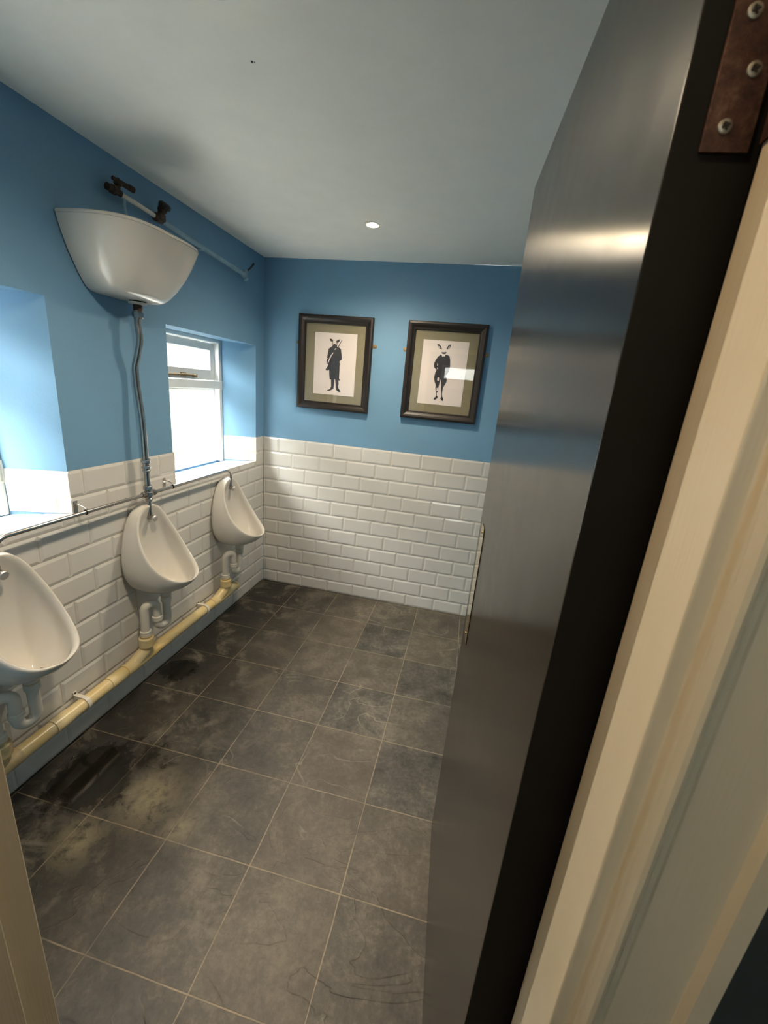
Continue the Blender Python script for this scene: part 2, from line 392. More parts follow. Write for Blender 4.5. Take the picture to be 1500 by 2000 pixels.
# back wall
b = MB(); rc = [(0.0, 0, XR, T)]
tiles(b, (0, 0, 0), (1, 0, 0), (0, 0, 1), (0, -1, 0), rc, ROWS, .1255 - .0125); grout(b, (0, 0, 0), (1, 0, 0), (0, 0, 1), (0, -1, 0), rc)
b.build('wall_tiling', [M['tile'], M['grout']], wall_back, smooth=False, fix=False)
# left wall (u runs towards the camera: u = -y)
b = MB(); w1, w2 = wins[1], wins[2]
rc = [(0, 0, -w1[0], T), (-w1[0], 0, -w1[1], ZB), (-w1[1], 0, -w2[0], T), (-w2[0], 0, -w2[1], ZB), (-w2[1], 0, -YF, T)]
tiles(b, (0, 0, 0), (0, -1, 0), (0, 0, 1), (1, 0, 0), rc, ROWS[:2], .2177); tiles(b, (0, 0, 0), (0, -1, 0), (0, 0, 1), (1, 0, 0), [(0, 0, -YF, T)], ROWS[2:], .2177); grout(b, (0, 0, 0), (0, -1, 0), (0, 0, 1), (1, 0, 0), rc)
# sills and reveals
for k, (yr, yl) in wins.items():
    iyr, iyl, izb, izt = inner(yr, yl)
    dv = Vector((WX, 0, izb - ZB)); L = dv.length; dv.normalize()
    nn = Vector((0, 1, 0)).cross(dv); nn = nn if nn.z > 0 else -nn
    # sill as a trapezoid: cut rectangles row by row
    for r0, r1, j in ((0, .102, 0), (.102, L - .0, 1)):
        e0, e1 = yr - .070*(r0/L), yl + .070*(r0/L)
        rects = [(-e0 + .0, r0, -e1, r1)]
        tiles(b, (0, 0, ZB + .0005), (0, -1, 0), dv, nn, rects, [(0, .102), (.102, .204)], -yr + .10 + .0, h1=.0, bev=.009); grout(b, (0, 0, ZB), (0, -1, 0), dv, nn, rects, -.003)
    for s, (y0, y1) in ((1, (yr, iyr)), (-1, (yl, iyl))):
        d2 = Vector((WX, y1 - y0, 0)); L2 = d2.length; d2.normalize()
        n2_ = Vector((d2.y, -d2.x, 0)); n2_ = n2_ if n2_.y * s < 0 else -n2_
        rects = [(0, ZB, L2, T)]
        tiles(b, Vector((0, y0, 0)) + n2_*.005, d2, (0, 0, 1), n2_, rects, ROWS[:2], -.051, pitch=.202, bev=.010); grout(b, Vector((0, y0, 0)) + n2_*.005, d2, (0, 0, 1), n2_, rects)
b.build('wall_tiling', [M['tile'], M['grout']], wall_left, smooth=False, fix=False)
# right wall
b = MB(); rc = [(YF, 0, 0, T)]
tiles(b, (XR, 0, 0), (0, 1, 0), (0, 0, 1), (-1, 0, 0), rc, ROWS, -.05); grout(b, (XR, 0, 0), (0, 1, 0), (0, 0, 1), (-1, 0, 0), rc)
b.build('wall_tiling', [M['tile'], M['grout']], wall_right, smooth=False, fix=False)

# ---------------------------------------------------------------- windows
def window(num, yr, yl, glass):
    iyr, iyl, izb, izt = inner(yr, yl)
    root = bpy.data.objects.new('window_%d' % num, None); COL.objects.link(root); root.location = (WX, (iyr + iyl)/2, izb); struct(root)
    a, c, z0, z1 = iyl, iyr, izb, izt     # outer frame extents
    fx0, fx1 = -.275, -.205; st = .030
    b = MB(); b.box((fx0, c - st, z0), (fx1, c, z1)); b.box((fx0, a, z0), (fx1, a + st, z1)); b.box((fx0, a + st, z1 - .022), (fx1, c - st, z1)); b.box((fx0, a + st, z0), (fx1 - .03, c - st, z0 + .03))
    b.build('window_frame', M['white_frame'], root, smooth=False, bevel=.003)
    b = MB(); b.box((fx0, a + st, 1.405), (fx1 + .004, c - st, 1.452)); b.box((fx0 - .0, c - st - .001, 1.400), (fx1 + .004, c - .001, 1.456)); b.build('transom', M['white_frame'], root, smooth=False, bevel=.003)
    # top-hung casement
    y0, y1, q0, q1 = a + st + .003, c - st - .003, 1.455, z1 - .025; r = .040
    b = MB(); b.box((-.27, y0, q0), (-.238, y0 + r, q1)); b.box((-.27, y1 - r, q0), (-.238, y1, q1)); b.box((-.27, y0 + r, q0), (-.238, y1 - r, q0 + .062)); b.box((-.27, y0 + r, q1 - .045), (-.238, y1 - r, q1))
    cs = b.build('casement', M['white_frame'], root, smooth=False, bevel=.004)
    b = MB(); b.box((-.256, y0 + r - .004, q0 + .058), (-.252, y1 - r + .004, q1 - .041)); b.build('casement_pane', glass, cs, smooth=False)
    b = MB(); ym = (y0 + y1)/2
    b.box((-.238, ym - .02, q0 + .012), (-.226, ym + .02, q0 + .034)); b.tube([(-.226, ym - .17, q0 + .018), (-.222, ym, q0 + .022), (-.222, ym + .10, q0 + .022)], .006, 10); b.box((-.238, ym + .085, q0 + .010), (-.222, ym + .115, q0 + .03))
    b.build('casement_stay', M['bracket_brass'], cs, bevel=.002)
    # fixed lower light
    b = MB(); b.box((-.256, a + st - .004, z0 + .026), (-.252, c - st + .004, 1.409)); b.build('lower_pane', glass, root, smooth=False)
    b = MB(); b.box((-.252, a + st, z0 + .03), (-.240, a + st + .008, 1.405)); b.box((-.252, c - st - .008, z0 + .03), (-.240, c - st, 1.405)); b.box((-.252, a + st + .008, 1.397), (-.240, c - st - .008, 1.405))
    b.box((-.252, a + st + .008, z0 + .03), (-.240, c - st - .008, z0 + .038)); b.build('glazing_bead', M['white_frame'], root, smooth=False)
    return root, c, st
window(1, *wins[1], M['obscured'])
w2r, c2, st2 = window(2, *wins[2], M['frosted'])
# slotted catch plate on the frame of the near window
b = MB(); yy = c2 - .012
for y0, y1, z0, z1 in ((yy - .010, yy + .010, 1.055, 1.062), (yy - .010, yy + .010, 1.130, 1.137), (yy - .010, yy - .005, 1.062, 1.130), (yy + .005, yy + .010, 1.062, 1.130)): b.box((-.205, y0, z0), (-.198, y1, z1))
b.build('catch_plate', M['white_frame'], w2r, smooth=False)
# the yard outside; its wall is assumed, coloured dark to hold down pane brightness
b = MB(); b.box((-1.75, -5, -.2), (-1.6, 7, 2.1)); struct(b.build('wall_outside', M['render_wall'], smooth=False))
b = MB(); b.box((-1.6, -5, -.2), (-.30, 7, -.05)); struct(b.build('trim_yard', M['yard'], smooth=False))

# ---------------------------------------------------------------- door frame
def lining(mx, sgn):
    """plan profile of lining + stop; sgn +1 right jamb (opening towards -x)"""
    return [(mx, YF), (mx, -2.409), (mx - sgn*.013, -2.409), (mx - sgn*.013, -2.459 + .0), (mx, -2.459), (mx, -2.468), (mx + sgn*.0295, -2.468), (mx + sgn*.0295, YF)]
b = MB(); b.prism(lining(OR, 1), 0, DH); j1 = struct(b.build('trim_1', M['cream'], smooth=False, bevel=.0022, bseg=3))
b = MB(); b.prism(lining(OL, -1), 0, DH); j2 = struct(b.build('trim_2', M['cream'], smooth=False, bevel=.0022, bseg=3))
b = MB(); b.box((OL - .0295, -2.468, DH), (OR + .0295, YF, DH + .029)); b.box((OL, -2.459, DH - .013), (OR, -2.409, DH)); struct(b.build('trim_3', M['cream'], smooth=False, bevel=.002))
def architrave(mx, s):
    b = MB(); pl = []
    y0 = -2.4565
    pts = [(0, y0), (0, -2.4665)]
    for k in range(7):
        a = PI*k/6; pts.append((.007 - .006*math.cos(a), -2.4675 - .007*math.sin(a)))
    pts += [(.016, -2.4655), (.019, -2.4695), (.062, -2.4695), (.065, -2.4765), (.078, -2.4775), (.083, -2.470), (.083, y0)]
    b.prism([(mx + s*p[0], p[1]) for p in pts], 0, DH + .08); return b
b = architrave(OR + .0005 + .0, 1)
struct(b.build('trim_4', M['cream'], smooth=True, ang=30))
b = architrave(OL - .0005, -1); struct(b.build('trim_5', M['cream'], smooth=True, ang=30))
b = MB(); b.box((OL - .0, -2.470, DH + .0295), (OR + .0, -2.4565, DH + .08)); struct(b.build('trim_6', M['cream'], smooth=False, bevel=.002))

# ---------------------------------------------------------------- door leaf, swung wide open into the room
FP = Vector((1.476, -1.570, 0)); DD = Vector((.0524, -.99863, 0)); DN = Vector((.99863, .0524, 0)); DW, DT = .779, .0575
def dpt(s, t, z): return FP + DD*s + DN*t + Vector((0, 0, z))
b = MB()
b.rings([[dpt(s, t, z) for s, t in ((0, 0), (DW, 0), (DW, DT), (0, DT))] for z in (.012, 1.965)])
b.m = [1]*len(b.m); b.m[3] = 0; b.m[1] = 0
door = struct(b.build('door_1', [M['door'], M['door_edge']], smooth=False, bevel=.0016, bseg=2))
for p in door.data.polygons: p.material_index = 0 if abs(p.normal.dot(DN)) > .9 else 1
b = MB(); q = [(.055, .85), (.130, .85), (.130, 1.150), (.118, 1.182), (.067, 1.182), (.055, 1.150)]
b.rings([[dpt(s, t, z) for s, z in q] for t in (-.0003, -.0022)]); fp_ = b.build('finger_plate', M['plate'], door, smooth=False, bevel=.0006, bseg=2)
for s, z in ((.0925, 1.165), (.0925, .865)):
    b = MB(); b.lathe([(0, .0042), (.0012, .0038), (.0018, .001)], dpt(s, -.0022, z), -DN, 12); b.build('screw', M['bracket_brass'], fp_)
# hinge on the edge of the leaf
def hinge(z0, z1):
    b = MB(); hx0, hx1 = .018, .0485
    pts = [(hx0, z0), (hx1, z0), (hx1, z1), (hx0, z1)]
    b.rings([[dpt(DW + e, t, z) for t, z in pts] for e in (.0002, .0026)])
    h = b.build('hinge', M['hinge'], door, smooth=False, bevel=.0006)
    b = MB(); kp = dpt(DW + .004, .0640, 0)
    n = 5; dz = (z1 - z0)/n
    for i in range(n): b.tube([(kp.x, kp.y, z0 + i*dz + .0004), (kp.x, kp.y, z0 + (i+1)*dz - .0004)], .0062, 16)
    b.lathe([(0, .005), (.004, .004), (.006, .001)], (kp.x, kp.y, z1), (0, 0, 1), 12)
    b.build('hinge_knuckle', M['hinge'], h)
    b = MB(); b.box((OR - .0018, -2.388, z0), (OR - .0002, YF - .0005, z1)); b.build('jamb_leaf', M['hinge'], h, smooth=False)
    for zz, tt in ((z0 + .014, .030), (z0 + .044, .0385), (z0 + .073, .030), (z0 + .09, .038)):
        if zz > z1: continue
        c0 = dpt(DW + .0026, tt, zz)
        b = MB(); b.lathe([(0, .0046), (.0008, .0044), (.0013, .0036), (.0014, .0022), (.0004, .0018)], c0, DD, 20)
        sc = b.build('screw', M['screw'], h)
        b = MB()
        for ang in (.4, .4 + PI/2):
            u = DN*math.cos(ang) + Vector((0, 0, 1))*math.sin(ang); w = DD.cross(u)
            b.rings([[c0 + DD*e + u*a + w*c for a, c in ((-.0026, -.0006), (.0026, -.0006), (.0026, .0006), (-.0026, .0006))] for e in (.0010, .00155)])
        b.build('cross_slot', M['dark_hole'], sc, smooth=False)
hinge(1.668, 1.770); hinge(.20, .302)

# ---------------------------------------------------------------- urinals
def lerp(a, b, t): return a + (b - a)*t
def interp(tab, t):
    for (t0, v0), (t1, v1) in zip(tab, tab[1:]):
        if t <= t1:
            k = (t - t0)/(t1 - t0); return [lerp(a, c, k) for a, c in zip(v0, v1)]
    return list(tab[-1][1])
RIM = [(0, (.052, 0, .906)), (.04, (.050, .026, .902)), (.09, (.050, .048, .892)), (.17, (.051, .071, .868)), (.25, (.057, .087, .840)), (.36, (.069, .103, .800)), (.47, (.087, .114, .760)),
       (.58, (.107, .1205, .720)), (.67, (.131, .1225, .682)), (.76, (.161, .118, .645)), (.85, (.200, .104, .611)), (.92, (.232, .080, .590)), (.97, (.252, .047, .579)), (1, (.260, 0, .575))]
FOOT = [(0, (0, 0, .912)), (.04, (0, .032, .908)), (.09, (0, .056, .896)), (.17, (0, .083, .870)), (.25, (0, .103, .838)), (.36, (0, .124, .790)), (.47, (0, .138, .740)),
        (.58, (0, .146, .690)), (.67, (0, .148, .645)), (.76, (0, .142, .600)), (.85, (0, .122, .555)), (.92, (0, .092, .525)), (.97, (0, .052, .508)), (1, (0, 0, .502))]
def smooth_tab(tab, t):
    h = .025; a = [interp(tab, min(max(t + d, 0), 1)) for d in (-h, 0, h)]
    if t < h or t > 1-h: return a[1]
    return [(p + 2*q + r)/4 for p, q, r in zip(*a)]
def ring_params(n=72):
    out = []
    for k in range(n):
        a = k/n
        if a <= .5: out.append((1, a*2))
        else: out.append((-1, (1-a)*2))
    return out
def urinal(yc, label):
    root = thing('urinal', label, 'urinal', (0, yc, .5), 'wall urinals in a row under the windows')
    par = ring_params(); rings = []
    def bez(p, t): return tuple(sum(c*v[i] for c, v in zip(((1-t)**3, 3*t*(1-t)**2, 3*t*t*(1-t), t**3), p)) for i in range(3))
    outerc, innerc = [], []
    for s, t in par:
        R = smooth_tab(RIM, t); F = smooth_tab(FOOT, t)
        if t in (0, 1): R[1] = 0; F[1] = 0
        b_ = t*t*(3-2*t)
        side = math.sin(PI*min(max(t, 0), 1))
        ro = (R[0], R[1] + .004*side, R[2] + (.002 if t < .3 else -.002*b_))
        P = [tuple(F), (R[0]*.45 + .01, F[1] + .004*side, F[2] - .028*b_), (R[0]*(1.0 - .13*b_) , lerp(F[1], R[1], .65) + .004*side, R[2] - .062*b_ - .010*side), ro]
        # inner
        crest = (R[0] + .005*(1-b_*.4), R[1]*.965, R[2] + .004*b_)
        ri = (R[0] - .010*b_ , max(R[1] - .015, 0) if R[1] > .02 else R[1]*.3, R[2] - .016*(1-b_) + .0*b_)
        D = (.125, 0, .508)
        Q1 = (lerp(.020, R[0]*.90, t**1.6), R[1]*.86, R[2] - lerp(.13, .035, t**.8))
        Q2 = (lerp(.030, .215, b_), R[1]*.60, lerp(.560, .515, b_))
        Q = [ri, Q1, Q2, D]
        f = lambda p: (p[0], yc + s*p[1], p[2])
        outerc.append([f(bez(P, u/9)) for u in range(10)] + [f(crest)])
        innerc.append([f(ri)] + [f(bez(Q, u/13)) for u in range(1, 14)])
    cols = [o_ + i_ for o_, i_ in zip(outerc, innerc)]
    nr = len(cols[0])
    b = MB(); b.rings([[c[i] for c in cols] for i in range(nr)], cap0=True, cap1=False)
    o = b.build('bowl', M['china'], root, smooth=True, ang=80)
    sub = o.modifiers.new('subd', 'SUBSURF'); sub.levels = 1; sub.render_levels = 1
    # outlet boss and drain
    b = MB(); b.lathe([(0, .034), (.014, .030), (.026, .0245), (.036, .0235)], (.104, yc, .502), (0, 0, -1)); b.build('outlet_boss', M['china'], root)
    b = MB(); b.lathe([(0, .026), (.003, .024), (.004, .016), (.001, .014)], (.127, yc, .510), (.0, 0, 1), 24); dr = b.build('drain_grate', M['chrome'], root)
    b = MB()
    for k in range(6):
        a = k*PI/3; b.lathe([(0, .0026), (.0006, .0024)], (.127 + .007*math.cos(a), yc + .007*math.sin(a), .5112), (0, 0, 1), 8)
    b.build('drain_hole', M['dark_hole'], dr)
    b = MB(); b.box((.031, yc - .011, .8065), (.0365, yc + .011, .8085)); b.build('maker_mark', M['dark_hole'], root, smooth=False)
    return root
UY = (-.507, -1.165, -1.805)
urinal(UY[0], 'white wall urinal nearest the corner, under the far window')
urinal(UY[1], 'white wall urinal in the middle, directly below the cistern pipe')
urinal(UY[2], 'white wall urinal at the left edge, below the near window')

# traps below the urinals
def trap(yc, label):
    root = thing('waste_trap', label, 'waste trap', (.1, yc, .3), 'white plastic traps under the urinals')
    x1, x2, x3 = .104, .092, .066; y1, y2, y3 = yc, yc - .052, yc - .100
    b = MB(); b.tube(fillet([(x1, y1, .462), (x1, y1, .322), (x2, y2, .322), (x2, y2, .375)], .027, 9), .0185, 22); b.build('u_bend', M['white_plastic'], root)
    b = MB(); b.tube(fillet([(x2, y2, .372), (x2, y2, .452), (x3, y3, .452), (x3, y3, .268)], .026, 9), .0185, 22); b.build('swan_neck', M['white_plastic'], root)
    def nut(x, y, z, h, r):
        q = MB(); q.lathe([(0, r*.9), (.002, r), (h*.45, r), (h*.5, r*.93), (h*.55, r), (h - .002, r), (h, r*.9)], (x, y, z), (0, 0, 1), 26); q.build('ring_nut', M['white_plastic'], root)
    nut(x1, y1, .436, .026, .0235); nut(x2, y2, .358, .024, .0232); nut(x3, y3, .300, .024, .0245)
    b = MB(); b.lathe([(0, .0232), (.004, .0238), (.006, .0232)], (x1, y1, .4625), (0, 0, 1)); b.build('stained_washer', M['rust_plastic'], root)
trap(UY[0], 'white plastic trap below the urinal nearest the corner')
trap(UY[1], 'white plastic trap below the middle urinal')
trap(UY[2], 'white plastic trap below the urinal at the left edge')

# yellowed waste pipe along the foot of the wall
wp = thing('waste_pipe', 'yellowed plastic waste pipe running along the foot of the tiled left wall', 'pipe', (.045, -1.2, .175))
PX, PZ, PR = .045, .176, .0265
b = MB(); b.tube([(PX, -.462, PZ), (PX, -1.3, PZ), (PX, -2.34, PZ)], PR, 28); b.build('main_run', M['pipe'], wp)
for yc in UY:
    yb = yc - .100
    b = MB()
    b.tube(fillet([(.066, yb, .292), (.062, yb, .235), (PX, yb - .075, PZ + .002), (PX, yb - .13, PZ)], .05, 8), [PR + .0005]*40, 26) if False else b.tube(fillet([(.066, yb, .250), (.062, yb, .225), (PX, yb - .060, PZ + .004), (PX, yb - .115, PZ)], .05, 8), PR + .001, 26)
    b.tube([(PX, yb + .062, PZ), (PX, yb - .118, PZ)], PR + .0034, 28)
    b.lathe([(0, PR + .003), (.004, PR + .006), (.044, PR + .006), (.048, PR + .003)], (.066, yb, .242), (0, 0, 1), 28)
    b.build('swept_tee', M['pipe'] if yc != UY[2] else M['rust_plastic'], wp)
    b = MB(); b.lathe([(0, .024), (.010, .0255), (.014, .022)], (.066, yb, .289), (0, 0, 1), 24); b.build('rubber_bush', M['rust_plastic'], wp)
for y0, y1 in ((-1.395, -1.470), (-1.655, -1.72)):
    b = MB(); b.tube([(PX, y0, PZ), (PX, y1, PZ)], PR + .003, 28); b.build('coupling', M['pipe'], wp)
b = MB(); b.lathe([(0, PR + .004), (.012, PR + .004), (.014, PR + .002), (.020, PR + .002), (.021, .012), (.0215, .001)], (PX, -.476, PZ), (0, 1, 0), 28); b.build('end_cap', M['pipe'], wp)
def pclip(y):
    r = thing('pipe_clip', 'cream saddle clip with a dark screw, ' + ('between the left and middle urinals' if y < -1 else 'between the middle and corner urinals'), 'pipe clip', (0, y, PZ), 'saddle clips on the waste pipe')
    b = MB(); R = PR + .0015; hw = .008
    prof = [(.0005, PZ + R + .016), (.0045, PZ + R + .016), (.0045, PZ + R + .004)]
    arc_o = [(PX + (R + .003)*math.cos(a), PZ + (R + .003)*math.sin(a)) for a in [PI*.5 - PI*k/14 for k in range(15)]]
    arc_i = [(PX + R*math.cos(a), PZ + R*math.sin(a)) for a in [-PI*.5 + PI*k/14 for k in range(15)]]
    poly = prof + arc_o + [(.0045, PZ - R - .003), (.0045, PZ - R - .014), (.0005, PZ - R - .014), (.0005, PZ - R)] + arc_i + [(.0005, PZ + R)]
    n = len(poly); tri = tessellate_polygon([[Vector((x, z, 0)) for x, z in poly]])
    b.add([(x, y - hw, z) for x, z in poly] + [(x, y + hw, z) for x, z in poly], [tuple(t) for t in tri] + [tuple(n + i for i in t[::-1]) for t in tri] + [(i, (i+1) % n, n + (i+1) % n, n + i) for i in range(n)])
    b.build('strap', M['white_plastic'], r, smooth=True)
    b = MB(); b.lathe([(0, .004), (.0015, .0036), (.002, .001)], (.0045, y, PZ + R + .010), (1, 0, 0), 14); b.build('screw', M['dark_hole'], r)
pclip(-1.585); pclip(-.795)

# ---------------------------------------------------------------- cistern
cis = thing('cistern', 'white china high-level cistern on the blue wall above the middle urinal', 'cistern', (0, -1.175, 1.74))
def cis_ring(z, hw, d, e=3.5, yc=-1.187, n=72):
    out = []
    for k in range(n + 1):
        a = -PI/2 + PI*k/n
        ca, sa = math.cos(a), math.sin(a)
        out.append((.001 + d*abs(ca)**(2/e), yc + hw*math.copysign(abs(sa)**(2/e), sa), z))
    return out
b = MB()
lv = [(1.742, .095, .085), (1.745, .122, .112), (1.752, .140, .132), (1.765, .152, .150), (1.80, .174, .182), (1.85, .199, .216), (1.90, .218, .242), (1.945, .231, .262), (1.953, .232, .263)]
b.rings([cis_ring(*l) for l in lv], mi=0); b.build('tank', M['china'], cis, ang=50)
b = MB(); b.rings([cis_ring(z, h, d) for z, h, d in ((1.9535, .231, .262), (1.9545, .2335, .2645), (1.962, .2335, .2645), (1.965, .230, .261))]); b.build('lid', M['china'], cis, ang=50)
CX = .062
b = MB(); b.lathe([(0, .030), (.004, .030)], (CX, -1.162, 1.7418), (0, 0, -1)); b.build('rubber_washer', M['rubber'], cis)
b = MB(); b.lathe([(0, .033), (.006, .032), (.008, .020)], (CX, -1.162, 1.7378), (0, 0, -1)); b.build('outlet_flange', M['white_plastic'], cis)

# flush pipe with the chrome header
fl = thing('flush_pipe', 'chrome flush pipe dropping from the cistern to a header feeding three urinals', 'pipe', (.045, -1.162, .96))
FY = -1.163
b = MB(); pts = [(CX, FY, 1.69), (.056, FY, 1.66), (.060, FY, 1.60), (.046, FY, 1.545), (.030, FY, 1.495), (.030, FY, 1.43), (.034, FY, 1.38), (.042, FY, 1.30), (.045, FY, 1.20), (.045, FY, 1.09)]
sm = []
for i in range(len(pts) - 1):
    p0, p1, p2, p3 = [Vector(pts[min(max(i + k, 0), len(pts)-1)]) for k in (-1, 0, 1, 2)]
    for k in range(6):
        t = k/6; sm.append(.5*((2*p1) + (p2-p0)*t + (2*p0-5*p1+4*p2-p3)*t*t + (3*p1-p0-3*p2+p3)*t**3))
sm.append(Vector(pts[-1])); b.tube(sm, .0128, 22); b.build('down_pipe', M['chrome'], fl)
HZ = .958
b = MB(); b.tube([(.045, FY, 1.09), (.048, FY, .93)], .0115, 20); b.build('drop_pipe', M['chrome'], fl)
b = MB(); b.tube(fillet([(.050, UY[0], .866), (.050, UY[0], HZ), (.048, FY, HZ), (.050, UY[2], HZ), (.050, UY[2], .866)], .050, 10), .0076, 18); b.build('header_pipe', M['chrome'], fl)
b = MB(); b.tube([(.048, FY, .94), (.050, UY[1], .866)], .0080, 18); b.build('drop_tube', M['chrome'], fl)
def nut(z, h, r, x=.046, par=fl, y=FY, axis=(0, 0, 1), name='compression_nut', mat='chrome'):
    q = MB(); q.lathe([(-h/2, r*.82), (-h/2 + .003, r), (h/2 - .003, r), (h/2, r*.82)], (x, y, z), axis, 8); q.lathe([(-h/2 - .003, r*.8), (h/2 + .003, r*.8)], (x, y, z), axis, 20); q.build(name, M[mat], par, ang=25)
nut(1.722, .034, .0165, CX, name='tail_piece', mat='brass_dark'); nut(1.693, .024, .0205, CX - .002); nut(1.105, .016, .0200); nut(1.078, .014, .0185, name='coupling_body'); nut(1.062, .010, .0165)
nut(.985, .020, .0185); nut(.958, .022, .0205, .048, name='tee_body'); nut(.932, .014, .0155, .048)
for s in (-1, 1):
    nut(HZ, .018, .0150, .048, y=FY + s*.026, axis=(0, 1, 0))
for yc in UY:
    b = MB(); b.lathe([(0, .0135), (.004, .0135), (.010, .0125), (.020, .0120), (.034, .0115)], (.030, yc, .849), (1, 0, 0), 22)
    b.lathe([(0, .009), (.014, .0095), (.020, .0105)], (.050, yc, .872), (0, 0, -1), 16)
    sp = b.build('spreader', M['chrome'], fl)
    b = MB(); b.lathe([(0, .0125), (.002, .0152), (.009, .0152), (.012, .0130), (.0128, .001)], (.064, yc, .846), (1, 0, -.15), 28); b.build('spreader_cap', M['cap_chrome'], sp)
def bracket(y, label):
    r = thing('pipe_bracket', label, 'pipe bracket', (.04, y, HZ), 'chrome brackets holding the header pipe')
    b = MB(); b.tube(fillet([(.002, y, HZ + .026), (.012, y, HZ + .026), (.040, y, HZ + .018), (.050, y, HZ + .010)], .01, 4), .0022, 8)
    b.lathe([(-.005, .0105), (-.005, .0082)], (.049, y, HZ), (0, 1, 0), 18)
    rs = [[(.049 + rr*math.cos(a), y + e, HZ + rr*math.sin(a)) for rr, e in ((.0080, -.005), (.0098, -.005), (.0098, .005), (.0080, .005))] for a in [2*PI*k/20 for k in range(21)]]
    q = MB(); q.rings(rs, cap0=False, cap1=False); b.add(q.v, q.f)
    b.build('ring', M['chrome'], r)
    b = MB(); b.box((.0005, y - .008, HZ - .018), (.0025, y + .008, HZ + .036)); b.tube([(.0025, y, HZ - .012), (.030, y, HZ - .012), (.046, y, HZ - .009)], .002, 8); pb = b.build('back_plate', M['chrome'], r, smooth=False)
    b = MB(); b.lathe([(0, .004), (.0018, .0035), (.0022, .001)], (.0025, y, HZ + .030), (1, 0, 0), 12); b.build('screw', M['screw'], r)
bracket(-1.478, 'small chrome bracket on the header pipe beside the near window')
bracket(-1.005, 'small chrome bracket on the header pipe beside the far window sill')

# supply pipe near the ceiling
sp_ = thing('supply_pipe', 'blue painted water pipe with two old stop valves above the cistern', 'pipe', (.03, -.75, 2.07))
b = MB(); b.tube([(.034, -.985, 2.088), (.036, -.80, 2.074), (.036, -.5, 2.060), (.034, -.31, 2.050)], .0105, 16); b.build('painted_run', M['old_blue'], sp_)
b = MB(); b.tube([(.034, -1.215, 2.098), (.034, -1.10, 2.096), (.032, -.98, 2.090)], .0085, 16); b.build('bare_run', M['white_plastic'], sp_)
b = MB(); b.box((.012, -.715, 2.054), (.044, -.695, 2.080)); b.box((0, -.712, 2.060), (.02, -.698, 2.074)); b.build('pipe_clip', M['old_blue'], sp_, bevel=.004)
# near valve: float valve tail with wing handle
b = MB(); b.lathe([(0, .013), (.018, .013), (.020, .017), (.034, .017), (.036, .012), (.060, .012)], (.034, -1.235, 2.099), (0, 1, 0), 8)
b.lathe([(0, .010), (.016, .010), (.018, .014), (.026, .014), (.028, .006), (.040, .005)], (.034, -1.190, 2.104), (.15, .1, 1), 8)
sv = b.build('stop_valve', M['brass_dark'], sp_, ang=25)
b = MB(); b.tube([(.034, -1.208, 2.136), (.050, -1.150, 2.128)], [.007, .010], 12); b.lathe([(-.012, .008), (-.010, .011), (.010, .011), (.012, .008)], (.052, -1.142, 2.128), (.2, 1, -.1), 12); b.build('valve_handle', M['brass_dark'], sv)
b = MB(); b.tube(fillet([(.034, -1.16, 2.096), (.034, -1.16, 2.060), (.050, -1.16, 1.975)], .01), .0055, 12); b.build('drop_tube', M['old_blue'], sp_)
# second valve: square-ish elbow with wheel
b = MB(); b.lathe([(0, .012), (.010, .018), (.040, .018), (.052, .012)], (.032, -1.005, 2.090), (0, 1, 0), 8)
b.lathe([(0, .014), (.022, .014), (.026, .019), (.050, .019), (.054, .010)], (.034, -.975, 2.094), (.45, .1, 1), 8)
b.box((.020, -.992, 2.082), (.052, -.958, 2.108)); el = b.build('valve_elbow', M['brass_dark'], sp_, ang=25, bevel=.003)
b = MB(); b.lathe([(0, .021), (.006, .024), (.016, .024), (.022, .016)], (.052, -.970, 2.128), (.45, .1, 1), 10); b.build('valve_wheel', M['black_plastic'], el, ang=20)
# isolating valve in the corner
b = MB(); b.tube(fillet([(.030, -.33, 2.050), (.030, -.285, 2.049), (.030, -.285, 2.078)], .012, 5), .0125, 16); b.lathe([(0, .016), (.018, .016)], (.030, -.322, 2.050), (0, 1, 0), 8)
b.lathe([(0, .014), (.012, .014)], (.030, -.285, 2.066), (0, 0, 1), 8); b.lathe([(0, .012), (.012, .015), (.016, .010)], (.030, -.290, 2.038), (.6, 0, -.8), 10); cv = b.build('isolating_valve', M['old_blue'], sp_, ang=25)
b = MB(); b.tube([(.040, -.285, 2.074), (.052, -.262, 2.100), (.058, -.245, 2.122)], [.0045, .005, .0065], 10); b.build('lever', M['black_plastic'], cv)

